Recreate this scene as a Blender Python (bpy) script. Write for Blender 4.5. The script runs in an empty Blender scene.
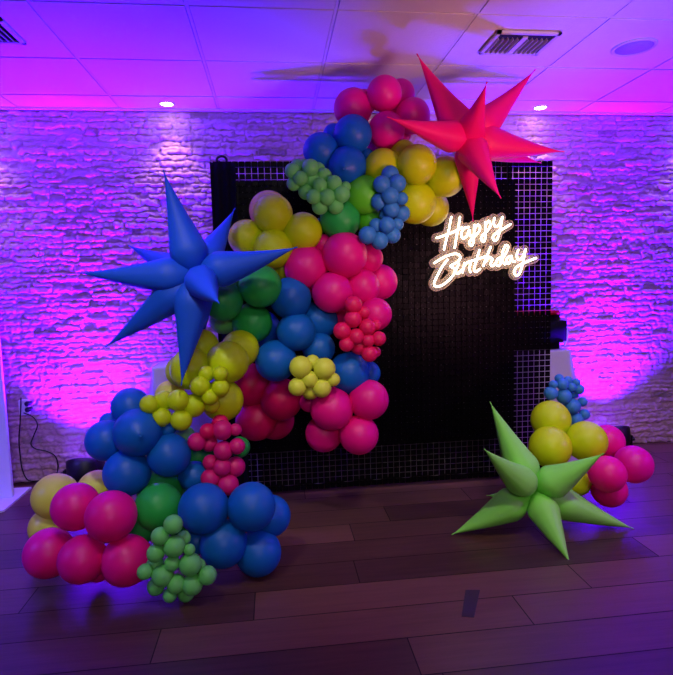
import bpy, bmesh, math, random
import numpy as np
from mathutils import Vector, Matrix, noise
random.seed(7); rng = np.random.default_rng(7)
C = bpy.context.scene.collection
PI = math.pi

# ------------------------------------------------------------------ camera
F = 546.35; CX, CY = 336.5, 337.5; EYE = 1.2707
RV = Vector((0.99295054, -0.11553635, -0.02646857))
UV = Vector((0.03772572, 0.09636199, 0.99463116))
FW = Vector((0.11236549, 0.98861809, -0.10004138))
CEIL = 2.4047; WALL = 3.75
cd = bpy.data.cameras.new('camera'); cam = bpy.data.objects.new('camera', cd); C.objects.link(cam)
cd.sensor_fit = 'HORIZONTAL'; cd.sensor_width = 36; cd.lens = F*36/673; cd.clip_start = .02
m = Matrix.Identity(4)
for i in range(3):
    m[i][0] = RV[i]; m[i][1] = UV[i]; m[i][2] = -FW[i]
m[2][3] = EYE
cam.matrix_world = m
bpy.context.scene.camera = cam
def at(px, py, Y=None, Z=None):
    d = FW*F + (px-CX)*RV - (py-CY)*UV
    t = Y/d.y if Y is not None else (Z-EYE)/d.z
    return Vector((0, 0, EYE)) + d*t
def mpp(P):            # metres per photo pixel at a point
    return (Vector(P)-Vector((0, 0, EYE))).dot(FW)/F

# ------------------------------------------------------------------ materials
def lin(c):
    return tuple(((v/255)/12.92 if v/255 <= .04045 else ((v/255+.055)/1.055)**2.4) for v in c) + (1,)
def mat(name, rgb, rough=.5, spec=.5, metal=0, bump=0, bscale=40, trans=0, vary=0, coat=0):
    M = bpy.data.materials.new(name); M.use_nodes = True
    nt = M.node_tree; N = nt.nodes; L = nt.links
    b = N['Principled BSDF']; b.inputs['Base Color'].default_value = lin(rgb)
    b.inputs['Roughness'].default_value = rough; b.inputs['Specular IOR Level'].default_value = spec
    b.inputs['Metallic'].default_value = metal; b.inputs['Coat Weight'].default_value = coat
    tc = N.new('ShaderNodeTexCoord')
    if bump or vary:
        no = N.new('ShaderNodeTexNoise'); no.inputs['Scale'].default_value = bscale; no.inputs['Detail'].default_value = 5
        L.new(tc.outputs['Object'], no.inputs['Vector'])
        if bump:
            bp = N.new('ShaderNodeBump'); bp.inputs['Strength'].default_value = bump; bp.inputs['Distance'].default_value = .01
            L.new(no.outputs['Fac'], bp.inputs['Height']); L.new(bp.outputs['Normal'], b.inputs['Normal'])
        if vary:
            mx = N.new('ShaderNodeMix'); mx.data_type = 'RGBA'
            c = lin(rgb); mx.inputs['A'].default_value = tuple(v*(1-vary) for v in c[:3])+(1,)
            mx.inputs['B'].default_value = tuple(min(1, v*(1+vary)) for v in c[:3])+(1,)
            L.new(no.outputs['Fac'], mx.inputs['Factor']); L.new(mx.outputs['Result'], b.inputs['Base Color'])
    if trans:
        tr = N.new('ShaderNodeBsdfTranslucent'); tr.inputs['Color'].default_value = lin(rgb)
        ms = N.new('ShaderNodeMixShader'); ms.inputs[0].default_value = trans
        L.new(b.outputs[0], ms.inputs[1]); L.new(tr.outputs[0], ms.inputs[2])
        L.new(ms.outputs[0], N['Material Output'].inputs['Surface'])
    return M
def emit(name, rgb, s):
    M = bpy.data.materials.new(name); M.use_nodes = True
    b = M.node_tree.nodes['Principled BSDF']; b.inputs['Base Color'].default_value = lin(rgb)
    b.inputs['Emission Color'].default_value = lin(rgb); b.inputs['Emission Strength'].default_value = s
    return M
def attr_mat(name, a, b, rough, spec, streak, bump, bdist):
    M = bpy.data.materials.new(name); M.use_nodes = True
    nt = M.node_tree; N = nt.nodes; L = nt.links; P = N['Principled BSDF']
    P.inputs['Roughness'].default_value = rough; P.inputs['Specular IOR Level'].default_value = spec
    at_ = N.new('ShaderNodeAttribute'); at_.attribute_name = 'tone'
    tc = N.new('ShaderNodeTexCoord'); mp = N.new('ShaderNodeMapping'); mp.inputs['Scale'].default_value = streak
    L.new(tc.outputs['Object'], mp.inputs['Vector'])
    no = N.new('ShaderNodeTexNoise'); no.inputs['Scale'].default_value = 1; no.inputs['Detail'].default_value = 8
    no.inputs['Roughness'].default_value = .65
    L.new(mp.outputs[0], no.inputs['Vector'])
    ad = N.new('ShaderNodeMath'); ad.operation = 'MULTIPLY_ADD'; ad.inputs[1].default_value = .9; ad.inputs[2].default_value = -.2
    L.new(no.outputs['Fac'], ad.inputs[0])
    a2 = N.new('ShaderNodeMath'); a2.operation = 'ADD'; a2.use_clamp = True
    s3 = N.new('ShaderNodeMath'); s3.operation = 'MULTIPLY'; s3.inputs[1].default_value = .75
    L.new(at_.outputs['Fac'], s3.inputs[0]); L.new(s3.outputs[0], a2.inputs[0]); L.new(ad.outputs[0], a2.inputs[1])
    cr = N.new('ShaderNodeValToRGB'); cr.color_ramp.elements[0].color = lin(a); cr.color_ramp.elements[1].color = lin(b)
    L.new(a2.outputs[0], cr.inputs[0]); L.new(cr.outputs[0], P.inputs['Base Color'])
    bp = N.new('ShaderNodeBump'); bp.inputs['Strength'].default_value = bump; bp.inputs['Distance'].default_value = bdist
    L.new(no.outputs['Fac'], bp.inputs['Height']); L.new(bp.outputs[0], P.inputs['Normal'])
    return M, cr
M_brick, cr = attr_mat('whitewashed_stone', (92, 42, 40), (204, 162, 174), .9, .2, (34, 34, 60), .6, .006)
cr.color_ramp.elements[0].position = .0; e = cr.color_ramp.elements.new(.22); e.color = lin((150, 128, 122))
M_wood, cr = attr_mat('dark_walnut_planks', (44, 26, 22), (104, 68, 56), .38, .4, (3, 38, 10), .25, .003)
M_gap = mat('floor_joint', (16, 10, 9), .8)
M_tile = mat('ceiling_tile', (214, 206, 204), .9, .2, bump=.15, bscale=90, vary=.03)
M_grid = mat('ceiling_grid_metal', (205, 200, 200), .6)
M_paint = mat('wall_paint', (120, 112, 112), .9)
M_black = mat('black_plastic', (14, 13, 15), .45, bump=.1, bscale=80)
M_drape = mat('black_drape', (8, 7, 9), .9, .2, bump=.3, bscale=60)
M_sequin = mat('black_sequin', (4, 3, 5), .35, .05)
M_lattice = mat('clear_lattice', (150, 145, 152), .4)
M_white = mat('white_board', (225, 222, 228), .5, vary=.02, bscale=4)
M_cloth = mat('white_tablecloth', (196, 186, 192), .9, .2, bump=.3, bscale=120)
M_vent = mat('vent_metal', (196, 188, 190), .5)
M_dark = mat('dark_cavity', (12, 9, 12), .9)
M_redlid = mat('red_plastic', (190, 20, 24), .45, vary=.05)
M_tape = mat('grey_tape', (46, 34, 36), .6, vary=.1)
M_can = emit('downlight_lens', (255, 226, 220), 26)
M_neon = emit('warm_neon', (255, 230, 200), 6)
M_lens = emit('violet_lens', (120, 20, 255), 5)
M_acr = bpy.data.materials.new('clear_acrylic'); M_acr.use_nodes = True
nt = M_acr.node_tree; N = nt.nodes; P = N['Principled BSDF']
P.inputs['Base Color'].default_value = lin((255, 240, 220)); P.inputs['Roughness'].default_value = .35
tp = N.new('ShaderNodeBsdfTransparent'); ms = N.new('ShaderNodeMixShader'); ms.inputs[0].default_value = .10
nt.links.new(tp.outputs[0], ms.inputs[1]); nt.links.new(P.outputs[0], ms.inputs[2]); nt.links.new(ms.outputs[0], N['Material Output'].inputs['Surface'])
M_acr_edge = mat('acrylic_edge', (200, 170, 140), .4, trans=.3)
def latex(n, rgb): return mat(n, rgb, .42, .35, trans=.22, vary=.04, bscale=3)
LX = {'pink': latex('hot_pink_latex', (244, 14, 136)), 'magenta': latex('magenta_latex', (238, 6, 148)),
      'yellow': latex('yellow_latex', (208, 230, 12)), 'blue': latex('royal_blue_latex', (12, 100, 190)),
      'green': latex('green_latex', (44, 182, 74)), 'lime': latex('lime_latex', (100, 218, 40)),
      'mint': latex('soft_green_latex', (112, 216, 106)), 'sky': latex('denim_blue_latex', (60, 134, 200)),
      'lemon': latex('pale_yellow_latex', (226, 232, 70)), 'rose': latex('rose_latex', (240, 24, 96)),
      'crimson': latex('crimson_latex', (222, 6, 92)), 'berry': latex('berry_latex', (216, 24, 116))}
M_starblue = mat('blue_foil', (20, 84, 216), .55, .35, bump=.12, bscale=14, vary=.05, trans=.12)
M_starred = mat('red_pink_foil', (252, 0, 116), .55, .35, bump=.12, bscale=14, vary=.05, trans=.2)
M_stargreen = mat('green_foil', (140, 234, 88), .5, .4, bump=.15, bscale=14, vary=.05, trans=.12)

# ------------------------------------------------------------------ helpers
def tag(o, label=None, cat=None, group=None, kind=None):
    if label: o['label'] = label
    if cat: o['category'] = cat
    if group: o['group'] = group
    if kind: o['kind'] = kind
    return o
def obj(name, bm, mats, parent=None, smooth=False, loc=None):
    me = bpy.data.meshes.new(name)
    bmesh.ops.recalc_face_normals(bm, faces=bm.faces) if bm.faces else None
    bm.to_mesh(me); bm.free()
    for q in (mats if isinstance(mats, (list, tuple)) else [mats]): me.materials.append(q)
    if smooth:
        for p in me.polygons: p.use_smooth = True
    o = bpy.data.objects.new(name, me); C.objects.link(o)
    if loc is not None: o.location = loc
    if parent: o.parent = parent
    return o
def empty(name, loc, rz=0):
    o = bpy.data.objects.new(name, None); C.objects.link(o); o.location = loc; o.rotation_euler = (0, 0, rz)
    o.empty_display_size = .05
    return o
def box(bm, x0, x1, y0, y1, z0, z1, mi=0, bev=0):
    r = bmesh.ops.create_cube(bm, size=1)
    for v in r['verts']:
        v.co = Vector(((x0+x1)/2+v.co.x*(x1-x0), (y0+y1)/2+v.co.y*(y1-y0), (z0+z1)/2+v.co.z*(z1-z0)))
    fs = {f for v in r['verts'] for f in v.link_faces}
    if bev:
        es = {e for v in r['verts'] for e in v.link_edges}
        fs |= set(bmesh.ops.bevel(bm, geom=list(es), offset=bev, segments=2, affect='EDGES')['faces'])
    for f in fs:
        if f.is_valid: f.material_index = mi
def frame_of(t, up=Vector((0, 0, 1))):
    t = t.normalized()
    if abs(t.dot(up)) > .97: up = Vector((1, 0, 0))
    a = t.cross(up).normalized(); b = a.cross(t).normalized()
    return a, b
def catmull(P, n=6):
    P = [Vector(p) for p in P]
    if len(P) < 3: return P
    Q = [2*P[0]-P[1]] + P + [2*P[-1]-P[-2]]; out = []
    for i in range(1, len(Q)-2):
        for k in range(n):
            t = k/n
            out.append(.5*((2*Q[i])+(-Q[i-1]+Q[i+1])*t+(2*Q[i-1]-5*Q[i]+4*Q[i+1]-Q[i+2])*t*t+(-Q[i-1]+3*Q[i]-3*Q[i+1]+Q[i+2])*t**3))
    out.append(P[-1]); return out
def tube(bm, pts, ra, rb=None, seg=8, up=Vector((0, 1, 0)), mi=0):
    rb = rb or ra; rings = []
    n = len(pts)
    def tangent(i): return (pts[min(i+1, n-1)]-pts[max(i-1, 0)])
    seq = []
    for i in range(n):
        seq.append((pts[i], tangent(i), 1))
    # rounded ends
    t0 = tangent(0).normalized(); t1 = tangent(n-1).normalized()
    head = [(pts[0]-t0*ra*math.sin(a), t0, max(.05, math.cos(a))) for a in (1.5, 1.1, .6)]
    tail = [(pts[-1]+t1*ra*math.sin(a), t1, max(.05, math.cos(a))) for a in (.6, 1.1, 1.5)]
    for p, t, s in head+seq+tail:
        a, b = frame_of(t, up)
        rings.append([bm.verts.new(p+a*math.cos(2*PI*k/seg)*ra*s+b*math.sin(2*PI*k/seg)*rb*s) for k in range(seg)])
    for A, B in zip(rings, rings[1:]):
        for k in range(seg):
            f = bm.faces.new((A[k], A[(k+1) % seg], B[(k+1) % seg], B[k])); f.material_index = mi
    for R_ in (rings[0], rings[-1]):
        f = bm.faces.new(R_); f.material_index = mi
def lathe(bm, prof, M=Matrix.Identity(4), seg=24, mi=0):
    rings = []
    for r, z in prof:
        if r < 1e-6: rings.append([bm.verts.new(M @ Vector((0, 0, z)))])
        else: rings.append([bm.verts.new(M @ Vector((r*math.cos(2*PI*k/seg), r*math.sin(2*PI*k/seg), z))) for k in range(seg)])
    for A, B in zip(rings, rings[1:]):
        for k in range(seg):
            a, b, c, d = A[k % len(A)], A[(k+1) % len(A)], B[(k+1) % len(B)], B[k % len(B)]
            vs = []
            for v in (a, b, c, d):
                if v not in vs: vs.append(v)
            if len(vs) > 2:
                f = bm.faces.new(vs); f.material_index = mi

# ------------------------------------------------------------------ floor
X0, X1, Y0, Y1 = -3.6, 5.6, -2.6, WALL
bm = bmesh.new(); lay = bm.loops.layers.float_color.new('tone')
PW = .19; PL = 1.37; known = {3: 1.25, 2: .908, 1: .43, 4: .32}
k0 = int((Y0-1.61)//PW)
for k in range(k0, int((Y1-1.61)/PW)+2):
    ya, yb = 1.61+(k-1)*PW, 1.61+k*PW
    ya = max(ya, Y0); yb = min(yb, Y1)
    if yb-ya < .01: continue
    off = known.get(k, random.uniform(0, PL))
    x = off-math.ceil((off-X0)/PL)*PL
    while x < X1:
        xa, xb = max(x, X0), min(x+PL, X1)
        if xb-xa > .01:
            g = .0022
            vs = [bm.verts.new(q) for q in ((xa+g, ya+g, 0), (xb-g, ya+g, 0), (xb-g, yb-g, 0), (xa+g, yb-g, 0))]
            f = bm.faces.new(vs); t = random.uniform(0, 1)
            for l in f.loops: l[lay] = (t, t, t, 1)
        x += PL
box(bm, X0, X1, Y0, Y1, -.06, -.0018, 1)
fl = obj('floor', bm, [M_wood, M_gap]); tag(fl, kind='structure')

# ------------------------------------------------------------------ stone wall (real relief)
def vnoise(x, y, s, seed):
    r = np.random.default_rng(seed); T = r.random((256, 256))
    x = x*s; y = y*s; xi = np.floor(x).astype(int); yi = np.floor(y).astype(int); fx = x-xi; fy = y-yi
    fx = fx*fx*(3-2*fx); fy = fy*fy*(3-2*fy); g = lambda a, b: T[a % 256, b % 256]
    return (g(xi, yi)*(1-fx)+g(xi+1, yi)*fx)*(1-fy)+(g(xi, yi+1)*(1-fx)+g(xi+1, yi+1)*fx)*fy
WX0, WX1 = -2.7, 4.3
nx, nz = int((WX1-WX0)/.007), int(CEIL/.0065)
gx, gz = np.meshgrid(np.linspace(WX0, WX1, nx), np.linspace(0, CEIL, nz))
wx = gx+(vnoise(gx, gz, 22, 1)-.5)*.024+(vnoise(gx, gz, 60, 2)-.5)*.014
wz = gz+(vnoise(gx, gz, 14, 3)-.5)*.014+(vnoise(gx, gz, 50, 4)-.5)*.013
hs = []; z = 0
while z < CEIL+.1:
    h = rng.uniform(.026, .048); hs.append((z, h)); z += h
zb = np.array([a for a, h in hs]); hh = np.array([h for a, h in hs])
row = np.clip(np.searchsorted(zb, wz, side='right')-1, 0, len(zb)-1)
rz = (wz-zb[row])
H = np.zeros_like(gx); tone = np.zeros_like(gx)
for r_ in range(len(zb)):
    mk = row == r_
    if not mk.any(): continue
    xs = [WX0-.3]
    while xs[-1] < WX1+.3: xs.append(xs[-1]+rng.uniform(.07, .21))
    xs = np.array(xs); nb = len(xs)
    pr = rng.uniform(.0, .020, nb); pr[rng.random(nb) < .10] += .009; pr[rng.random(nb) < .05] = -.008
    tn = rng.uniform(.75, 1, nb); tn[rng.random(nb) < .03] = rng.uniform(.0, .15)
    tilt = rng.uniform(-.12, .12, nb)
    X = wx[mk]; i = np.clip(np.searchsorted(xs, X, side='right')-1, 0, nb-2)
    dx = np.minimum(X-xs[i], xs[i+1]-X); dz = np.minimum(rz[mk], hh[r_]-rz[mk])
    ed = np.clip(np.minimum(dx, dz)/.007, 0, 1); ed = ed*ed*(3-2*ed)
    H[mk] = ed*(pr[i]+.010+tilt[i]*(rz[mk]-hh[r_]/2)); tone[mk] = tn[i]*(.75+.25*ed)
low = np.clip((.62-gz)/.5, 0, 1)*.7          # coarser, rougher stones near the ground
rough_n = (vnoise(gx, gz, 28, 5)-.5)*.014+(vnoise(gx, gz, 70, 6)-.5)*.010
H = H*(1+.5*low)+rough_n*(1+1.2*low)
H = H*.62+(vnoise(gx, gz, 45, 9)-.5)*.007
verts = np.stack([gx, WALL-H, gz], -1).reshape(-1, 3)
idx = np.arange(nx*nz).reshape(nz, nx)
faces = np.stack([idx[:-1, :-1], idx[:-1, 1:], idx[1:, 1:], idx[1:, :-1]], -1).reshape(-1, 4)
me = bpy.data.meshes.new('wall_back')
me.vertices.add(len(verts)); me.vertices.foreach_set('co', verts.ravel())
me.loops.add(faces.size); me.loops.foreach_set('vertex_index', faces.ravel())
me.polygons.add(len(faces)); me.polygons.foreach_set('loop_start', np.arange(len(faces))*4)
me.polygons.foreach_set('use_smooth', np.ones(len(faces), bool))
a_ = me.attributes.new('tone', 'FLOAT', 'POINT'); a_.data.foreach_set('value', tone.ravel().astype(np.float32))
me.update(); me.validate(); me.materials.append(M_brick)
wb = bpy.data.objects.new('wall_back', me); C.objects.link(wb); tag(wb, kind='structure')
for nm, (a, b, c, d) in {'wall_left': (X0-.1, X0, Y0, Y1), 'wall_right': (X1, X1+.1, Y0, Y1), 'wall_front': (X0, X1, Y0-.1, Y0)}.items():
    bm = bmesh.new(); box(bm, a, b, c, d, 0, CEIL); tag(obj(nm, bm, M_paint), kind='structure')
bm = bmesh.new(); box(bm, X0, X1, WALL+.02, WALL+.12, 0, CEIL); tag(obj('trim_1', bm, M_paint), kind='structure')   # masonry behind the stone facing

# ------------------------------------------------------------------ ceiling
bm = bmesh.new()
GX = [-.914+.61*k for k in range(-4, 11)]; GY = [3.482, 2.945, 2.389]
while GY[-1] > Y0: GY.append(GY[-1]-.556)
bx = [X0]+[g for g in GX if X0 < g < X1]+[X1]; by = sorted([Y0]+[g for g in GY if g > Y0]+[WALL])
for i in range(len(bx)-1):
    for j in range(len(by)-1):
        if by[j+1]-by[j] < .03 or bx[i+1]-bx[i] < .03: continue
        dz = random.uniform(-.0015, .0015)
        box(bm, bx[i]+.0095, bx[i+1]-.0095, by[j]+.0095, by[j+1]-.0095, CEIL+dz, CEIL+.02+dz, 0)
box(bm, X0, X1, Y0, WALL+.1, CEIL+.02, CEIL+.08, 2)
for g in bx[1:-1]: box(bm, g-.007, g+.007, Y0, WALL-.03, CEIL+.003, CEIL+.02, 1)
for g in by[1:-1]: box(bm, X0, X1, g-.006, g+.006, CEIL+.004, CEIL+.02, 1)
ce = obj('ceiling', bm, [M_tile, M_grid, M_dark]); tag(ce, kind='structure')
bm = bmesh.new(); box(bm, X0, X1, WALL-.045, WALL-.02, CEIL-.012, CEIL)
tag(obj('trim_2', bm, M_grid), kind='structure')

# vents, speaker, downlights
def vent(x, y, label):
    t = empty('ceiling_vent', (x, y, CEIL-.003)); tag(t, label, 'air vent', 'ceiling vents')
    w, d = .155, .122
    bm = bmesh.new()
    for a in ((-w, w, -d, -d+.02), (-w, w, d-.02, d), (-w, -w+.02, -d, d), (w-.02, w, -d, d)): box(bm, *a, -.012, 0, 0, .002)
    obj('vent_frame', bm, M_vent, t)
    bm = bmesh.new(); box(bm, -w+.02, w-.02, -d+.02, d-.02, -.001, .001); obj('vent_cavity', bm, M_dark, t)
    for k in range(11):
        xx = -w+.034+k*(2*w-.068)/10
        if k == 5: continue
        bm = bmesh.new()
        vs = [bm.verts.new(v) for v in ((xx-.010, -d+.065, -.003), (xx-.004, -d+.065, -.016), (xx-.004, d-.022, -.016), (xx-.010, d-.022, -.003),
                                       (xx-.008, -d+.065, -.003), (xx-.002, -d+.065, -.016), (xx-.002, d-.022, -.016), (xx-.008, d-.022, -.003))]
        for q in ((0, 1, 2, 3), (7, 6, 5, 4), (0, 4, 5, 1), (1, 5, 6, 2), (2, 6, 7, 3), (3, 7, 4, 0)): bm.faces.new([vs[i] for i in q])
        obj('louver', bm, M_vent, t)
    bm = bmesh.new(); box(bm, -.012, .012, -d+.05, d-.02, -.010, -.003); obj('damper_bar', bm, M_vent, t)
vent(1.225, 2.645, 'metal air vent with slanted louvers in the ceiling above the red star')
vent(-1.232, 2.645, 'metal air vent cut off by the upper left corner of the photo')
t = empty('ceiling_speaker', (1.842, 2.673, CEIL)); tag(t, 'round white speaker grille flush in the ceiling at right', 'speaker')
bm = bmesh.new(); lathe(bm, [(.105, 0), (.105, -.006), (.1, -.009), (.09, -.007), (.088, -.002), (.088, 0)], seg=40); obj('speaker_ring', bm, M_vent, t, True)
bm = bmesh.new(); lathe(bm, [(.087, 0), (.087, -.004), (.03, -.006), (0, -.006)], seg=40); obj('grille', bm, mat('speaker_mesh', (150, 138, 146), .7, bump=.4, bscale=300), t, True)
def spot(name, loc, target, rgb, power, angle, blend=.6, r=.03):
    l = bpy.data.lights.new(name, 'SPOT'); l.color = rgb; l.energy = power
    l.spot_size = math.radians(angle); l.spot_blend = blend; l.shadow_soft_size = r
    o = bpy.data.objects.new(name, l); C.objects.link(o); o.location = loc
    o.rotation_euler = (Vector(target)-Vector(loc)).to_track_quat('-Z', 'Y').to_euler(); return o
def area(name, loc, target, rgb, power, s):
    l = bpy.data.lights.new(name, 'AREA'); l.shape = 'DISK'; l.color = rgb; l.energy = power; l.size = s
    o = bpy.data.objects.new(name, l); C.objects.link(o); o.location = loc
    o.rotation_euler = (Vector(target)-Vector(loc)).to_track_quat('-Z', 'Y').to_euler(); return o
def can(x, y, label, vis=True):
    t = empty('recessed_downlight', (x, y, CEIL)); tag(t, label, 'ceiling light', 'recessed downlights')
    bm = bmesh.new(); lathe(bm, [(.050, 0), (.050, -.004), (.046, -.007), (.040, -.006), (.036, -.001), (.036, 0)], seg=32); obj('trim_ring', bm, M_vent, t, True)
    bm = bmesh.new(); lathe(bm, [(.0355, -.001), (.034, -.004), (0, -.005)], seg=32); obj('light_lens', bm, M_can, t, True)
for x, lb in ((-.611, 'lit recessed downlight in the ceiling above the left stretch of stone wall'), (1.831, 'lit recessed downlight in the ceiling right of the red star'),
              (.61, 'recessed downlight hidden behind the magenta balloons crowning the arch'), (-1.831, 'recessed downlight beyond the left edge of the photo'), (3.051, 'recessed downlight beyond the right edge of the photo')):
    can(x, 3.618, lb)
for x in (-1.831, -.611, .61, 1.831, 3.051):
    spot('downlight', (x, 3.60, CEIL-.02), (x, 3.70, 0), (1, .62, .64), 13, 84, .8, .03)

# ------------------------------------------------------------------ uplights
def par(x, y, label, rz=0):
    TL = Matrix.Translation((0, 0, .10)) @ Matrix.Rotation(-.55, 4, 'X') @ Matrix.Translation((0, 0, -.09)); t = empty('uplight', (x, y, 0), rz); tag(t, label, 'stage light', 'violet uplights on the floor by the wall')
    bm = bmesh.new(); lathe(bm, [(0, .035), (.075, .035), (.098, .06), (.112, .12), (.118, .158), (.108, .163), (.104, .150), (.0, .148)], TL, seg=32); obj('housing', bm, M_black, t, True)
    bm = bmesh.new(); lathe(bm, [(.100, .150), (.098, .153), (0, .154)], TL, seg=32); obj('light_lens', bm, M_lens, t, True)
    for s in (-1, 1):
        bm = bmesh.new(); box(bm, s*.122-.004, s*.122+.004, -.02, .02, 0, .13, 0, .002); box(bm, min(s*.07, s*.13), max(s*.07, s*.13), -.07, .07, 0, .008, 0, .002); obj('bracket', bm, M_black, t)
        bm = bmesh.new(); lathe(bm, [(0, 0), (.016, 0), (.016, .018), (0, .02)], Matrix.Translation((s*.126, 0, .1)) @ Matrix.Rotation(s*PI/2, 4, 'Y'), 12); obj('knob', bm, M_black, t, True)
UL = at(85, 470, Y=3.57); UR = at(614, 438, Y=3.57)
par(UL.x, 3.56, 'black stage uplight on the floor behind the yellow and pink balloons at left')
par(UR.x, 3.56, 'black stage uplight on the floor behind the pink balloons at right')
for u in (UL.x, UR.x):
    spot('uplight_blue', (u, 3.50, .20), (u, 3.75, 1.2), (.075, 0, 1), 2000, 108, 1, .05)
    spot('uplight_red', (u, 3.50, .20), (u, 3.75, 1.25), (1, 0, .62), 230, 34, 1, .05)
    spot('uplight_wide', (u, 3.50, .20), (u, 3.40, 2.4), (.03, .0, 1), 560, 104, 1, .14)

# ------------------------------------------------------------------ table behind the backdrop
TB = empty('banquet_table', (.6, 3.5, 0)); tag(TB, 'table covered by a white cloth standing behind the black backdrop', 'table')
ty0, ty1, tz = 3.36, 3.64, .79
tx0, tx1 = at(152, 366, Y=ty0).x, at(571, 347, Y=ty0).x
bm = bmesh.new(); box(bm, tx0-.6+.01, tx1-.6-.01, ty0-3.5+.01, ty1-3.5-.01, tz-.03, tz-.003, 0, .004); obj('tabletop', bm, M_white, TB)
for sx in (tx0+.15, tx1-.15):
    for sy in (ty0+.05, ty1-.05):
        bm = bmesh.new(); tube(bm, [Vector((sx-.6, sy-3.5, .012)), Vector((sx-.6, sy-3.5, tz-.03))], .012); obj('leg', bm, M_black, TB, True)
bm = bmesh.new(); ring = []
n = 36
def rect(u):
    w, d = tx1-tx0, ty1-ty0; P_ = 2*(w+d); s = u*P_
    if s < w: return Vector((tx0+s, ty0, 0)), Vector((0, -1, 0))
    s -= w
    if s < d: return Vector((tx1, ty0+s, 0)), Vector((1, 0, 0))
    s -= d
    if s < w: return Vector((tx1-s, ty1, 0)), Vector((0, 1, 0))
    s -= w
    return Vector((tx0, ty1-s, 0)), Vector((-1, 0, 0))
nu = 220; prev = None
cx_, cy_ = (tx0+tx1)/2, (ty0+ty1)/2
for lv, zz in enumerate((tz, tz-.012, tz-.2, tz-.45, .02)):
    cur = []
    for i in range(nu):
        p, nn = rect(i/nu); k = (tz-zz)/tz
        corner = math.exp(-min((p-Vector((a, b, 0))).length for a in (tx0, tx1) for b in (ty0, ty1))/.12)
        out = .004+k*(.03+.020*math.sin(i*.9)+.13*corner*(1 if abs(nn.x) > .5 else .1))
        q = p+nn*out; q.y = min(q.y, WALL-.05)
        cur.append(bm.verts.new((q.x, q.y, zz)))
    if prev:
        for i in range(nu): bm.faces.new((prev[i], prev[(i+1) % nu], cur[(i+1) % nu], cur[i]))
    else: bm.faces.new(cur)
    prev = cur
tc_ = obj('tablecloth', bm, M_cloth, None, True); tag(tc_, 'white tablecloth hanging to the floor behind the black backdrop', 'tablecloth')
t = empty('equipment_bag', (tx1-.20, 3.455, tz+.004)); tag(t, 'black bag with a red lid on the white cloth beside the backdrop', 'bag')
bm = bmesh.new(); box(bm, -.22, .20, -.09, .12, 0, .235, 0, .05); obj('bag_body', bm, M_drape, t, True)
bm = bmesh.new(); box(bm, -.20, .14, -.08, .10, .23, .258, 0, .01); obj('lid', bm, M_redlid, t, True)
bm = bmesh.new(); tube(bm, catmull([(.15, .0, .18), (.21, 0, .15), (.225, 0, .08), (.21, 0, .02)]), .008); obj('strap', bm, M_white, t, True)

# ------------------------------------------------------------------ backdrop
BY = 3.2; bx0, bx1, bz1 = -.31, 1.70, 1.965
BD = empty('shimmer_backdrop', (.7, BY, 0)); tag(BD, 'black square shimmer wall backdrop standing in front of the stone wall', 'backdrop')
ox = .7
for x in (bx0+.03, 1.45):
    bm = bmesh.new(); tube(bm, [Vector((x-ox, .05, .0)), Vector((x-ox, .05, bz1))], .016); obj('upright', bm, M_black, BD, True)
    bm = bmesh.new(); box(bm, x-ox-.03, x-ox+.03, -.05, .13, 0, .008, 0, .002); obj('foot', bm, M_black, BD)
bm = bmesh.new(); tube(bm, [Vector((bx0-ox+.01, .05, bz1-.01)), Vector((bx1-ox, .05, bz1-.01))], .016); obj('crossbar', bm, M_black, BD, True)
bm = bmesh.new(); tube(bm, [Vector((bx0-ox+.05+.028*math.cos(a*PI/8), .03, bz1+.012+.022*math.sin(a*PI/8))) for a in range(17)], .007); obj('clamp', bm, M_black, BD, True)
# drape
bm = bmesh.new(); rows = []
dx0, dx1 = bx0-.012, 1.475
for j in range(26):
    z = .27+(1.86-.27)*j/25
    rows.append([bm.verts.new((dx0+(dx1-dx0)*i/160-ox, .022+.008*math.sin(i*.55+.6*math.sin(j*.3)), z)) for i in range(161)])
for a, b in zip(rows, rows[1:]):
    for i in range(160): bm.faces.new((a[i], a[i+1], b[i+1], b[i]))
dr = obj('backing_cloth', bm, M_drape, BD, True)
so = dr.modifiers.new('s', 'SOLIDIFY'); so.thickness = .003
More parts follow.
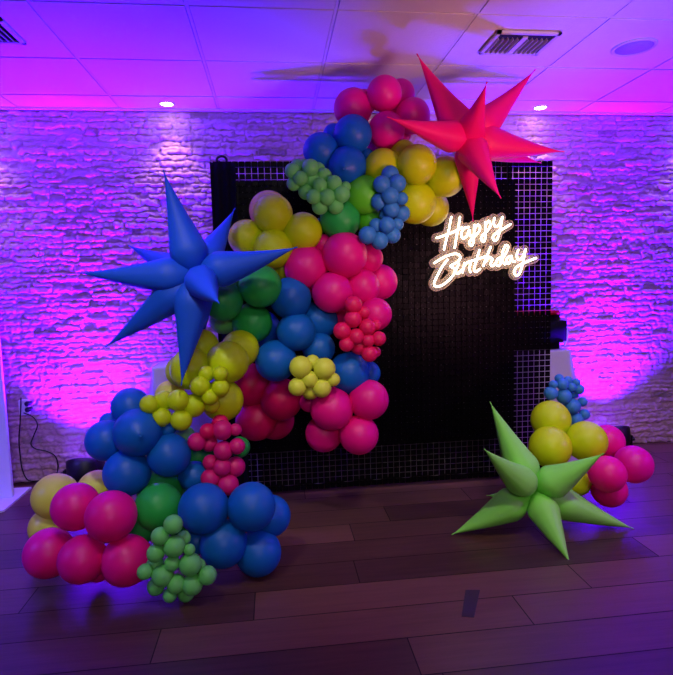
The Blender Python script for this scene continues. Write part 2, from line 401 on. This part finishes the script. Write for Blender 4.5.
# side cloth fold at left, full height
bm = bmesh.new(); rows = []
for j in range(30):
    z = .02+(bz1-.03)*j/29
    rows.append([bm.verts.new((bx0-.012+.14*i/20-ox, -.022+.007*math.sin(i*.9+.5*math.sin(j*.4)), z)) for i in range(21)])
for a, b in zip(rows, rows[1:]):
    for i in range(20): bm.faces.new((a[i], a[i+1], b[i+1], b[i]))
so = obj('side_cloth', bm, M_drape, BD, True).modifiers.new('s', 'SOLIDIFY'); so.thickness = .003
NP, NS = 7, 8
pw = (bx1-bx0)/NP; ph = (bz1-.03)/NP
for i in range(NP):
    for j in range(NP):
        bm = bmesh.new(); s = pw/NS; sh = ph/NS
        xo, zo = bx0+i*pw-ox, .03+j*ph
        for a in range(NS):
            box(bm, xo+(a+.5)*s-.0008, xo+(a+.5)*s+.0008, .001, .0025, zo, zo+ph, 1)
            for b in range(NS):
                c = Vector((xo+(a+.5)*s, -.003, zo+(b+.5)*sh)); hw = s*.445; hh_ = sh*.445
                tx, tz_ = random.gauss(0, .02), random.gauss(0, .02)
                M_ = Matrix.Translation(c) @ Matrix.Rotation(tx, 4, 'Z') @ Matrix.Rotation(tz_, 4, 'X')
                vs = [bm.verts.new(M_ @ Vector(q)) for q in ((-hw, -.0007, -hh_), (hw, -.0007, -hh_), (hw, -.0007, hh_), (-hw, -.0007, hh_), (-hw, .0007, -hh_), (hw, .0007, -hh_), (hw, .0007, hh_), (-hw, .0007, hh_))]
                for q in ((0, 1, 2, 3), (7, 6, 5, 4), (0, 4, 5, 1), (1, 5, 6, 2), (2, 6, 7, 3), (3, 7, 4, 0)): bm.faces.new([vs[w] for w in q])
        obj('shimmer_panel', bm, [M_sequin, M_lattice], BD)

# ------------------------------------------------------------------ neon sign
SY = 3.13
SG = empty('neon_sign', at(485, 250, Y=SY)); tag(SG, 'lit white script neon sign reading Happy Birthday on the black backdrop', 'neon sign')
ST = [
 ('letter', [[(451.3, 217), (448.8, 230), (446.2, 240), (444, 249.5)], [(460, 217), (458.4, 227), (456.5, 237), (454.7, 247.7)], [(436.7, 237.9), (443, 236), (454, 231.7), (462, 227.5)]]),
 ('letter', [[(468.7, 227), (464, 228.3), (461.3, 233.7), (462.7, 238.3), (466.7, 236.3), (469.3, 229.7), (469.3, 234.3), (471.5, 236.2)]]),
 ('letter', [[(474.6, 225), (474, 233), (473.3, 243), (471, 245.5), (469.2, 243), (471, 239.5), (475, 236), (479, 231.5), (480, 227), (477.6, 224.6), (474.5, 229)]]),
 ('letter', [[(485.2, 222), (485.5, 229), (485, 239.5), (482.7, 241.5), (481, 238.5), (483, 235), (487.5, 230.5), (490.5, 225.5), (488.6, 220.8), (485.5, 225)]]),
 ('letter', [[(494.5, 218), (493.7, 223), (495.5, 226.5), (499.2, 224.5), (502.5, 217)], [(502.5, 217), (500, 229), (497.8, 238), (494.8, 240.5), (492.8, 237.5), (496.2, 233), (503.7, 228.5), (510.5, 224.3)]]),
 ('letter', [[(434.5, 263), (442, 258.3), (450, 254.8), (456.7, 253.9), (460.4, 257), (457.5, 262), (450.5, 266), (454.6, 268.6), (454.4, 273), (449.5, 279.5), (442, 285.3), (436, 286.5), (434, 283.3), (437.2, 276), (442, 267), (447.5, 259.8)]]),
 ('letter', [[(459, 264), (455.9, 270.5), (457.8, 273.8), (461.5, 270)]]),
 ('letter', [[(464.5, 263), (462.5, 272.5)], [(463.5, 267), (467, 262.8), (470.3, 263.8), (469.2, 268.5), (470.5, 272)]]),
 ('letter', [[(479.5, 250), (476.3, 261), (474, 269), (476, 271.7), (480, 269)], [(468, 262), (477, 259.3), (488, 255.6)]]),
 ('letter', [[(490.7, 247), (487, 256), (483.3, 266)], [(484.6, 263), (489, 257.9), (492.3, 259), (490.6, 264), (492.8, 266), (496.2, 262.5)]]),
 ('letter', [[(501.5, 257.2), (497.8, 259), (496, 264), (499, 265.8), (502, 260.5)], [(500, 262), (506, 253), (508.2, 246.7), (505.5, 245.4), (502.8, 252), (502, 260.5), (504.8, 264.2)]]),
 ('letter', [[(511.5, 256), (507.6, 257.7), (506.3, 262), (508.8, 263.5), (511.8, 257.5), (511.8, 260.8), (514.8, 261.5)]]),
 ('letter', [[(518.3, 250), (516.6, 255.5), (518.6, 259.8), (522.3, 257.5), (525.5, 249.5)], [(525.5, 249.5), (523, 262), (520, 272.5), (516.6, 275.5), (514, 272.5), (516.4, 267.3), (523.5, 263.2), (536, 258)]]),
]
for nm, strokes in ST:
    bm = bmesh.new()
    for s in strokes:
        pts = catmull([at(x, y, Y=SY)-SG.location for x, y in s], 5)
        tube(bm, pts, .0055, seg=8)
    obj('letter', bm, M_neon, SG, True)
# backing outline as a union silhouette on a fine raster, giving one clean cut acrylic plate
allp = []
for nm, strokes in ST:
    for s in strokes: allp += [at(x, y, Y=SY) for x, y in s and [(q.x, q.y) for q in catmull([Vector((a, b, 0)) for a, b in s], 8)]]
PX = np.array([p.x for p in allp]); PZ = np.array([p.z for p in allp]); st = .0035
gx0, gx1, gz0, gz1 = PX.min()-.05, PX.max()+.05, PZ.min()-.05, PZ.max()+.05
ax = np.arange(gx0, gx1, st); az = np.arange(gz0, gz1, st); AX, AZ = np.meshgrid(ax, az)
D = np.full(AX.shape, 9.)
for a, b in zip(PX, PZ): D = np.minimum(D, (AX-a)**2+(AZ-b)**2)
D = np.sqrt(D)
def plate(lo, hi, y0, y1):
    bm = bmesh.new(); V = {}
    def v(i, j, y):
        k = (i, j, y)
        if k not in V:
            # slide raster corners onto the smooth offset contour
            x_, z_ = ax[0]+(i-.5)*st, az[0]+(j-.5)*st
            d2 = (PX-x_)**2+(PZ-z_)**2; q = int(d2.argmin()); d_ = math.sqrt(d2[q])
            for lim in (lo, hi):
                if lim > 0 and abs(d_-lim) < st*.75 and d_ > 1e-4:
                    x_ = PX[q]+(x_-PX[q])*lim/d_; z_ = PZ[q]+(z_-PZ[q])*lim/d_
            V[k] = bm.verts.new((x_-SG.location.x, y-SG.location.y, z_-SG.location.z))
        return V[k]
    ins = (D < hi) & (D >= lo)
    for j, i in zip(*np.nonzero(ins)):
        i, j = int(i), int(j)
        bm.faces.new((v(i, j, y0), v(i+1, j, y0), v(i+1, j+1, y0), v(i, j+1, y0)))
        bm.faces.new((v(i, j+1, y1), v(i+1, j+1, y1), v(i+1, j, y1), v(i, j, y1)))
        for di, dj, a, b in ((-1, 0, (i, j+1), (i, j)), (1, 0, (i+1, j), (i+1, j+1)), (0, -1, (i, j), (i+1, j)), (0, 1, (i+1, j+1), (i, j+1))):
            ii, jj = i+di, j+dj
            if not (0 <= jj < ins.shape[0] and 0 <= ii < ins.shape[1]) or not ins[jj, ii]:
                bm.faces.new((v(*a, y0), v(*b, y0), v(*b, y1), v(*a, y1)))
    return bm
obj('acrylic_backing', plate(0, .0245, SY+.018, SY+.023), M_acr, SG)
obj('acrylic_edge', plate(.0245, .0275, SY+.016, SY+.024), M_acr_edge, SG)
for x, y in ((452, 217), (500, 214), (440, 262)):
    p = at(x, y, Y=SY)-SG.location
    bm = bmesh.new(); tube(bm, [p+Vector((0, .02, 0)), p+Vector((0, .06, .0))], .004); obj('standoff', bm, M_black, SG, True)

# ------------------------------------------------------------------ balloons
PROF = [(0, 1.0)]+[(math.sin(a*PI/20), math.cos(a*PI/20)) for a in range(1, 11)]
PROF += [(math.cos(a)*(1-.035*math.sin(a)), -math.sin(a)*1.10) for a in [k*PI/22 for k in range(1, 10)]]
PROF += [(.10, -1.125), (.045, -1.15)]
KN = [(.045, -1.15), (.06, -1.165), (.045, -1.185), (.03, -1.20), (.075, -1.235), (.06, -1.24), (0, -1.21)]
def bmesh_balloon(seg):
    bm = bmesh.new(); lathe(bm, PROF+[(0, -1.155)], seg=seg); return bm
DATA = {}
def balloon_data(col, seg=36):
    if (col, seg) not in DATA:
        bm = bmesh_balloon(seg); bmesh.ops.recalc_face_normals(bm, faces=bm.faces)
        me = bpy.data.meshes.new('balloon_'+col); bm.to_mesh(me); bm.free(); me.materials.append(LX[col])
        for p in me.polygons: p.use_smooth = True
        bm = bmesh.new(); lathe(bm, KN, seg=12); kn = bpy.data.meshes.new('knot_'+col); bm.to_mesh(kn); bm.free(); kn.materials.append(LX[col])
        DATA[(col, seg)] = (me, kn)
    return DATA[(col, seg)]
CN = {'pink': 'hot pink', 'magenta': 'magenta pink', 'yellow': 'yellow', 'blue': 'royal blue', 'green': 'green', 'lime': 'bright lime green',
      'mint': 'soft green', 'sky': 'denim blue', 'lemon': 'pale yellow', 'rose': 'rose pink', 'crimson': 'crimson', 'berry': 'berry pink'}
placed = []
YMAX = BY-.045
def put(px, py, rpx, Y, col, label, group, name, knot=False, seg=36, el=1.0, fit=.84, pull=None):
    small_ = seg < 30
    rpx *= (1.12 if small_ else 1.07)*max(.8, (at(px, py, Y=Y)-Vector((0, 0, EYE))).normalized().dot(FW))**.6
    for _ in range(3):
        P_ = at(px, py, Y=Y); r = rpx*mpp(P_)
        for (Q, rq, g_) in placed:
            d2 = (P_.x-Q.x)**2+(P_.z-Q.z)**2; s = fit*(r+rq)
            if d2 < s*s:
                need = math.sqrt(s*s-d2)
                if (P_.y > Q.y-need or (g_ == group and not small_)) and P_.y < Q.y+need: Y = Q.y+need
                P_ = at(px, py, Y=Y); r = rpx*mpp(P_)
    Y = min(Y, YMAX-r*1.02)
    P_ = at(px, py, Y=Y); r = rpx*mpp(P_)
    if P_.z < r: P_.z = r*1.0
    placed.append((P_, r, group))
    me, kn = balloon_data(col, seg)
    o = bpy.data.objects.new(name, me); C.objects.link(o); o.location = P_
    # the neck points into its cluster, away from the viewer (or at the viewer where the photo shows the knot)
    vd = (P_-Vector((0, 0, EYE))).normalized()
    if knot: ax_ = (-vd+Vector((random.uniform(-.15, .15), 0, -.1))).normalized()
    else:
        c = pull if pull is not None else P_
        ax_ = (vd*1.1+(c-P_)*3+Vector((random.uniform(-.3, .3), 0, random.uniform(-.3, .3)))).normalized()
    o.rotation_mode = 'QUATERNION'; o.rotation_quaternion = (-ax_).to_track_quat('Z', 'Y')
    o.scale = (r, r, r*el)
    tag(o, label, 'balloon', group)
    if knot:
        k = bpy.data.objects.new('knot', kn); C.objects.link(k); k.parent = o
    return o
ORD = ['', '', 'second', 'third', 'fourth', 'fifth', 'sixth', 'seventh', 'eighth', 'ninth', 'tenth', 'eleventh', 'twelfth', 'thirteenth', 'fourteenth', 'fifteenth', 'sixteenth', 'seventeenth', 'eighteenth']
def cluster(org, sc, Y, col, items, where, group, size='', small=False, fit=.9):
    """items front to back: (cx, cy, r[, dict]) in photo sub-frame units; where = phrase naming the cluster"""
    P_ = []
    for it in items:
        d = it[3] if len(it) > 3 else {}
        P_.append((org[0]+it[0]/sc, org[1]+it[1]/sc, it[2]/sc, d))
    order = sorted(range(len(P_)), key=lambda i: P_[i][1]); vis = [i for i in order if 'pos' not in P_[i][3]]
    lab = {}
    n = len(vis)
    left = min(vis, key=lambda i: P_[i][0]); right = max(vis, key=lambda i: P_[i][0])
    for k, i in enumerate(vis):
        if k == 0: s = 'topmost'
        elif k == n-1: s = 'lowest'
        elif i == left: s = 'farthest left'
        elif i == right: s = 'farthest right'
        else: s = ORD[k+1]+' highest'
        lab[i] = s
    mx = sum(p[0] for p in P_)/len(P_); my = sum(p[1] for p in P_)/len(P_); pull = at(mx, my, Y=Y+.1)
    for i, (px, py, r, d) in enumerate(P_):
        c = d.get('col', col); pos = d.get('pos', lab.get(i))
        L_ = f"{size}{CN[c]} balloon, {pos} in {where}" if 'pos' not in d else f"{CN[c]} balloon {pos}"
        put(px, py, r, Y+d.get('dy', 0), c, L_, group, 'balloon', d.get('knot', False), 20 if small else 36, d.get('el', 1.0), .76 if small else min(fit, .82), pull)
P1 = ((330, 70), 6.118); P2 = ((280, 110), 6.118); P3 = ((350, 130), 5.608); P4 = ((220, 180), 5.608); P5 = ((190, 260), 6.118)
P6 = ((280, 230), 5.608); P7 = ((325, 270), 6.743); P8 = ((250, 340), 4.807); Q1 = ((135, 320), 5.608); Q2 = ((180, 390), 5.608)
Q3 = ((80, 380), 5.608); Q4 = ((15, 465), 4.807); Q5 = ((130, 500), 6.14); Q6 = ((180, 470), 5.608); Q7 = ((520, 370), 4.807); Q8 = ((535, 370), 10.35)
K = dict
# --- small accent bunches (nearest)
cluster(*Q5, 2.12, 'mint', [(265, 150, 56), (272, 285, 63), (370, 395, 66), (200, 465, 64), (382, 520, 62), (185, 222, 53), (475, 462, 55), (155, 400, 54), (258, 390, 46), (92, 440, 47),
    (158, 325, 53), (365, 305, 34), (283, 515, 56), (160, 530, 53), (345, 572, 50), (245, 585, 42), (330, 235, 42), (425, 400, 38)],
    'the soft green bunch at the arch foot', 'small soft green balloons in the bunch on the floor at lower left', 'small ', True)
cluster(*Q2, 2.42, 'berry', [(238, 225, 52), (243, 340, 50), (235, 432, 48), (270, 530, 55), (312, 222, 32), (320, 315, 42), (310, 430, 52), (170, 495, 50), (155, 232, 42, K(col='crimson')), (95, 290, 48), (165, 300, 42), (170, 405, 40), (225, 185, 44, K(col='crimson'))],
    'the small pink bunch above the arch foot', 'small pink balloons in the bunch above the arch foot', 'small ', True)
cluster(*Q1, 2.42, 'yellow', [(80, 472, 49), (243, 450, 56), (330, 480, 60), (365, 370, 52), (480, 380, 46), (420, 430, 44), (160, 450, 50), (478, 302, 40), (400, 302, 42), (150, 545, 50), (260, 560, 56), (430, 475, 42)],
    'the small yellow bunch under the blue star', 'small yellow balloons in the bunch under the blue star', 'small ', True)
cluster(*P8, 2.58, 'lemon', [(287, 190, 38), (345, 230, 42), (243, 130, 49), (358, 138, 48), (400, 190, 30), (228, 225, 40), (290, 242, 40), (300, 105, 32)],
    'the small yellow bunch mid arch', 'small pale yellow balloons in the bunch at mid arch', 'small ', True)
cluster(*P7, 2.60, 'rose', [(192, 235, 54), (212, 448, 50), (190, 330, 54), (115, 410, 54), (285, 385, 52), (262, 285, 36), (362, 462, 45), (290, 475, 42), (300, 565, 50), (345, 372, 32), (145, 500, 46), (340, 552, 34), (230, 510, 56)],
    'the small pink bunch beside the arch centre', 'small rose pink balloons in the bunch right of the arch centre', 'small ', True)
cluster(*P2, 2.62, 'mint', [(375, 515, 50), (288, 533, 48), (206, 530, 43), (243, 462, 42), (330, 448, 45), (160, 500, 45), (187, 352, 48), (197, 428, 45), (125, 418, 41), (75, 372, 43), (268, 405, 46), (230, 368, 45), (105, 342, 38), (85, 450, 41), (150, 340, 36), (400, 470, 31), (245, 590, 46), (340, 588, 45)],
    'the soft green bunch near the arch top', 'small soft green balloons in the bunch near the arch top', 'small ', True)
cluster(*P3, 2.60, 'sky', [(225, 370, 47), (207, 533, 42), (98, 590, 46), (165, 622, 45), (178, 305, 45), (265, 300, 46), (233, 445, 43), (165, 402, 44), (238, 590, 42), (147, 535, 37), (290, 468, 43), (265, 530, 33), (225, 250, 46), (290, 385, 33), (205, 480, 38)],
    'the denim blue bunch near the arch top', 'small denim blue balloons in the bunch near the arch top', 'small ', True)
cluster(*Q8, 2.86, 'sky', [(300, 272, 74), (385, 375, 78), (285, 150, 58), (165, 240, 66), (190, 150, 42), (380, 180, 46), (425, 515, 70), (510, 460, 54), (455, 200, 50), (490, 330, 47), (400, 240, 52), (340, 110, 44), (250, 88, 44), (425, 130, 40), (300, 400, 52)],
    'the blue bunch beside the green star', 'small denim blue balloons in the bunch above the floor cluster at right', 'small ', True)
# --- large balloons
cluster(*Q6, 2.28, 'blue', [(243, 412, 131, K(knot=False)), (400, 205, 131), (133, 215, 137), (440, 475, 126), (505, 257, 112, K(dy=.12)), (90, 400, 70, K(pos='mostly hidden between the soft green bunch and blue floor balloons'))],
    'the blue cluster right of the arch foot', 'large blue balloons on the floor right of the arch foot')
cluster(*Q4, 2.24, 'pink', [(462, 245, 121), (325, 452, 116), (292, 200, 114), (165, 422, 121), (538, 458, 122), (400, 500, 62, K(pos='mostly hidden low between two pink floor balloons'))],
    'the pink cluster at the arch foot', 'large pink balloons at the arch foot')
cluster(*Q4, 2.62, 'lemon', [(195, 150, 110), (395, 122, 96), (160, 297, 92)],
    'the pale yellow trio behind the pink foot cluster', 'pale yellow balloons behind the pink floor cluster', fit=.8)
cluster(*Q3, 2.42, 'blue', [(325, 295, 132, K(knot=True)), (265, 520, 129), (148, 340, 113), (285, 152, 105), (500, 420, 117), (490, 275, 46, K(pos='half hidden under the small yellow bunch')), (160, 232, 48, K(pos='sliver showing behind the left edge of the left blue cluster')), (640, 540, 82, K(pos='half hidden just above the blue floor cluster'))],
    'the blue cluster at left of the arch', 'large blue balloons at the left of the arch')
cluster((120, 460), 3.739, 2.36, 'green', [(145, 175, 87), (150, 110, 84, K(pos='dark one just above the big green floor balloon')), (90, 250, 58, K(pos='low behind the pink balloons of the foot')), (250, 285, 58, K(pos='hidden behind the soft green bunch on the floor')), (232, 130, 50, K(pos='between the green and blue floor balloons'))],
    'the green cluster at the arch foot', 'large green balloons at the arch foot')
cluster(*Q1, 2.54, 'yellow', [(520, 235, 112), (490, 450, 112), (315, 275, 112), (262, 285, 86), (590, 162, 100), (372, 150, 94), (195, 420, 78, K(col='lemon'))],
    'the yellow cluster under the blue star', 'large yellow balloons under the blue star')
cluster(*Q2, 2.66, 'green', [(100, 370, 90), (20, 262, 62, K(col='mint')), (335, 320, 56, K(dy=-.14))],
    'the green trio behind the small pink bunch', 'green balloons behind the small pink bunch')
cluster(*P5, 2.66, 'green', [(380, 385, 116), (200, 250, 118), (430, 160, 124), (205, 365, 84, K(col='mint')), (285, 150, 66, K(col='mint', pos='sliver behind the green cluster beside the blue star'))],
    'the green cluster beside the blue star', 'large green balloons beside the blue star')
cluster(*P8, 2.68, 'pink', [(393, 330, 98), (523, 455, 90), (570, 287, 91), (355, 450, 84), (285, 300, 44, K(pos='dark one half hidden under the small yellow bunch mid arch'))],
    'the pink cluster at the arch belly', 'large pink balloons at the lower right of the arch')
cluster(*P8, 2.70, 'blue', [(475, 158, 94), (568, 155, 52, K(el=1.15)), (125, 100, 94), (222, -40, 88), (330, 40, 74), (195, -200, 94, K(el=1.05)), (330, -95, 86), (62, -55, 80)],
    'the blue cluster at the arch centre', 'large blue balloons at the arch centre')
cluster(*P8, 2.84, 'crimson', [(150, 285, 96), (0, 215, 98), (30, 385, 94, K()), (120, 385, 88), (60, 290, 88)],
    'the crimson cluster left of the arch belly', 'large crimson balloons in the shade of the arch')
cluster(*P6, 2.70, 'pink', [(362, 140, 121), (293, 350, 108), (145, 208, 116), (455, 320, 97, K(el=1.1)), (360, 480, 76), (535, 472, 87), (558, 292, 95), (500, 160, 74), (240, 80, 54, K(pos='sliver between the yellow and pink clusters near the arch top')), (200, 330, 50, K(pos='dark one between the pink and blue balloons mid arch'))],
    'the pink cluster at the arch centre', 'large pink balloons at the arch centre')
cluster(*P4, 2.74, 'yellow', [(297, 190, 106), (300, 385, 105), (465, 290, 102), (150, 325, 98), (275, 172, 106, K(col='lemon', pos='pale rim behind the topmost yellow one beside the blue star')), (350, 500, 58, K(pos='olive one half hidden below the right point of the blue star'))],  # paler latex on the rear one stands for a rim lit from behind
    'the yellow cluster above the blue star point', 'large yellow balloons above the right point of the blue star')
cluster(*P3, 2.70, 'lime', [(78, 365, 104), (-55, 502, 108, K(col='green', knot=False)), (110, 510, 73), (-165, 535, 40, K(col='green', pos='small sliver left of the green pair near the arch top'))],
    'the green group near the arch top', 'large green balloons near the arch top')
cluster(*P3, 2.66, 'yellow', [(375, 195, 108), (365, 408, 113, K(knot=False)), (185, 212, 102), (535, 262, 109), (455, 440, 95), (300, 135, 74)],
    'the yellow cluster below the red star', 'large yellow balloons below the red star')
cluster(*P2, 2.74, 'blue', [(410, 345, 116, K(knot=True)), (445, 150, 114), (250, 250, 105), (330, 152, 66, K(pos='sliver behind the blue trio near the arch top')), (535, 275, 38, K(pos='dark sliver between blue trio and yellow cluster at the arch top'))],
    'the blue trio near the arch top', 'large blue balloons near the arch top')
cluster(*P1, 2.78, 'magenta', [(345, 370, 110), (332, 146, 106), (140, 235, 116), (505, 282, 106), (430, 148, 88), (400, 255, 92, K(pos='in the middle of the magenta cluster crowning the arch, behind the others')), (205, 200, 76, K(pos='sliver behind the magenta cluster crowning the arch')), (285, 430, 66), (445, 390, 52)],
    'the magenta cluster crowning the arch', 'large magenta balloons crowning the arch')
# right floor cluster
cluster(*Q7, 2.66, 'yellow', [(145, 370, 98), (318, 342, 96), (148, 240, 91), (275, 540, 63)],
    'the yellow cluster behind the green star', 'yellow balloons behind the green star')
cluster(*Q7, 2.48, 'pink', [(420, 500, 88), (428, 575, 84), (545, 453, 91, K(col='magenta', dy=.15)), (418, 345, 82, K(dy=.34))],
    'the pink cluster beside the green star', 'pink balloons beside the green star')

# ------------------------------------------------------------------ star balloons
def star(name, hub, Y, spikes, M_, label, sub, pk=.26):
    """spikes: (tip_x, tip_y, tip_dY, base radius m) ; hub and tips in photo pixels, tips at their own depth"""
    c = at(*hub, Y=Y); t = empty(name, c); tag(t, label, 'star balloon', 'starburst foil balloons')
    for (tx, ty, dy, R) in spikes:
        tip = at(tx, ty, Y=Y+dy)-c; L_ = tip.length; a, b = frame_of(tip)
        bm = bmesh.new(); seg = 20; prev = None; NR = 22
        u = tip.normalized(); ph_ = random.uniform(0, PI)
        for k in range(NR+1):
            s = k/NR
            if s < pk: pr = math.sin((s/pk)*PI/2)**(.72+(pk-.26)*3)
            else: pr = ((1-s)/(1-pk))**(1.06-(pk-.26))
            pr = max(pr, .012 if s > .5 else .05)
            ctr = u*(L_*(s*.985+.0))+Vector((0, 0, -.010*math.sin(s*PI)))
            ringv = []
            for q in range(seg):
                an = 2*PI*q/seg+ph_
                seam = .045*max(0, math.cos(4*(an-ph_)))**6*1.2+1
                wr = 1+.012*math.sin(an*7+s*9)*(1 if s < .6 else .3)
                rr = R*1.12*pr*seam*wr
                ringv.append(bm.verts.new(ctr+(a*math.cos(an)+b*math.sin(an))*rr))
            if prev:
                for q in range(seg): bm.faces.new((prev[q], prev[(q+1) % seg], ringv[(q+1) % seg], ringv[q]))
            else: bm.faces.new(ringv)
            prev = ringv
        bm.faces.new(prev)
        obj('spike', bm, M_, t, True)
        bm = bmesh.new(); tube(bm, [u*L_*.97, u*(L_*1.0)], .003, seg=6); 
        obj('tip_tab', bm, M_, t, True)
    return t
star('star_balloon', (196.5, 274), 2.40, [(163.4, 170.5, .02, .072), (297, 247.2, -.02, .070), (78, 273, .02, .068), (181.3, 385, -.06, .072), (105.5, 347, .12, .070),
    (235, 208.5, .30, .060), (128.5, 245.5, .34, .058), (219, 303, -.40, .060), (205, 333, .30, .06)], M_starblue,
    'large blue starburst foil balloon on the left side of the arch', 'blue')
star('star_balloon', (467, 139), 2.55, [(417, 54, .05, .076), (535.5, 69.5, .10, .070), (564, 151.7, .0, .072), (387, 117, -.25, .062), (473, 221, .12, .058),
    (487, 82, -.30, .060), (500.8, 198, -.28, .062), (541, 163, .30, .060)], M_starred,
    'large red starburst foil balloon at the top right of the arch', 'red', .20)
star('star_balloon', (534, 490), 2.50, [(490, 402, .06, .072), (484, 449, -.22, .066), (603.5, 453.5, -.20, .070), (452, 534.5, .03, .074), (570, 562.5, -.29, .066),
    (633, 528.5, -.05, .070), (487, 495.5, .22, .040)], M_stargreen,
    'green starburst foil balloon resting on the floor at right', 'green', .31)

# ------------------------------------------------------------------ left board, outlet, cords, tape
t = empty('white_board_panel', (-1.98, 3.46, 0)); tag(t, 'tall white panel on a flat base cut off by the left edge', 'panel')
pe = at(12, 478, Y=3.46); pt = at(3, 157, Y=3.46)
bm = bmesh.new(); box(bm, -.5, pe.x+1.98, -.012, .012, .012, pt.z+.06, 0, .003); obj('board', bm, M_white, t)
bm = bmesh.new()
vs = [(-.5, -.30), (.30, -.30), (.385, -.20), (.385, .16), (-.5, .16)]
lo = [bm.verts.new((x, y, .0)) for x, y in vs]; hi = [bm.verts.new((x, y, .012)) for x, y in vs]
bm.faces.new(hi); bm.faces.new(lo[::-1])
for i in range(5): bm.faces.new((lo[i], lo[(i+1) % 5], hi[(i+1) % 5], hi[i]))
obj('base_plate', bm, M_white, t)
oc = at(23, 408, Y=3.70)
t = empty('wall_outlet', oc); tag(t, 'wall outlet with two black plugs at the left of the stone wall', 'outlet')
bm = bmesh.new(); box(bm, -.030, .030, .005, .05, -.05, .05, 0, .004); obj('outlet_plate', bm, M_white, t)
for x, y in ((26, 405), (26.5, 411)):
    p = at(x, y, Y=3.67)-oc
    bm = bmesh.new(); lathe(bm, [(0, 0), (.014, .0), (.017, .012), (.012, .035), (.006, .045), (0, .046)], Matrix.Translation(p+Vector((-.012, .02, 0))) @ Matrix.Rotation(1.25, 4, 'Y'), 12); obj('plug', bm, M_black, t, True)
def cord(pts, label, r=.0042):
    P_ = catmull([at(x, y, Y=Y) for x, y, Y in pts]); o_ = P_[0].copy(); bm = bmesh.new(); tube(bm, [p-o_ for p in P_], r, seg=8)
    tag(obj('power_cord', bm, M_black, None, True, o_), label, 'cord', 'cords at the wall outlet')
cord([(21, 398, 3.70), (20.3, 420, 3.70), (19, 440, 3.70), (20.5, 458, 3.70), (22.5, 470, 3.70), (28, 480, 3.70), (40, 481, 3.70)], 'black cord hanging straight down the stone wall beside the outlet')
cord([(24, 413, 3.69), (33, 417, 3.70), (37.5, 425, 3.70), (34, 435, 3.70), (31, 444, 3.70), (36, 449, 3.70), (46, 451, 3.70), (55, 456, 3.70), (58, 465, 3.70), (57, 474, 3.70)], 'black cord curving in an S from the outlet to the uplight')
bm = bmesh.new(); P_ = [at(*q, Z=.0012) for q in ((465.5, 590), (480, 590), (474, 617.5), (461.5, 616.5))]
o_ = P_[0].copy(); vs = [bm.verts.new(p-o_) for p in P_]; up_ = [bm.verts.new(p-o_+Vector((0, 0, .0006))) for p in P_]
bm.faces.new(up_)
for i in range(4): bm.faces.new((vs[i], vs[(i+1) % 4], up_[(i+1) % 4], up_[i]))
tag(obj('tape_strip', bm, M_tape, None, False, o_), 'short grey strip of tape stuck on the plank floor', 'tape')

# ------------------------------------------------------------------ unseen fill lamps added around the room
for x_, y_, p_ in ((-.61, 1.1, 42), (.61, 1.1, 42), (1.83, 1.4, 42)):
    spot('garland_fill', (x_, y_, 2.36), (x_+.1, 2.3, 1.0), (1, .95, .93), p_*1.25, 62, 1, .06)  # added overhead fill aimed at the balloons; no ceiling cans here
area('front_fill', (.4, -1.6, 2.2), (.6, 3, 1.2), (1, .86, .92), 24, .7)  # broad fill put in behind the camera, no fixture of its own
spot('floor_fill', (.9, 1.3, 2.36), (.9, 1.5, 0), (1, .60, .50), 16, 100, 1, .06)  # warm fill added to brighten the planks, no lamp modelled
spot('added_violet_left', (-3.2, 1.4, 1.9), (-1.8, 2.7, .35), (.13, .08, 1), 260, 58, 1, .08)  # unseen lamp added for the blue-violet on the left panel and floor
spot('added_violet_right', (4.6, .8, 1.9), (2.3, 2.1, 0), (.45, .02, 1), 230, 62, 1, .08)  # unseen lamp added for the purple light on the right floor
spot('ceiling_pink_fill', (2.9, -.6, .25), (1.2, 1.9, 2.4), (1, .2, .62), 50, 80, 1, .35)  # unseen pink source put in to tint the ceiling
spot('arch_pink_fill', (1.9, .2, .9), (1.0, 3.0, 2.1), (1, .42, .50), 190, 50, 1, .25)  # extra pink fill added to lift the red star and arch top
w = bpy.data.worlds.new('world'); bpy.context.scene.world = w; w.use_nodes = True
w.node_tree.nodes['Background'].inputs[0].default_value = (.2, .1, .3, 1); w.node_tree.nodes['Background'].inputs[1].default_value = .02

sc = bpy.context.scene
sc.view_settings.view_transform = 'Standard'; sc.view_settings.look = 'None'; sc.view_settings.exposure = .2; sc.view_settings.gamma = 1
sc.view_settings.use_curve_mapping = False
sc.cycles.use_denoising = True; sc.cycles.max_bounces = 6; sc.cycles.sample_clamp_indirect = 6
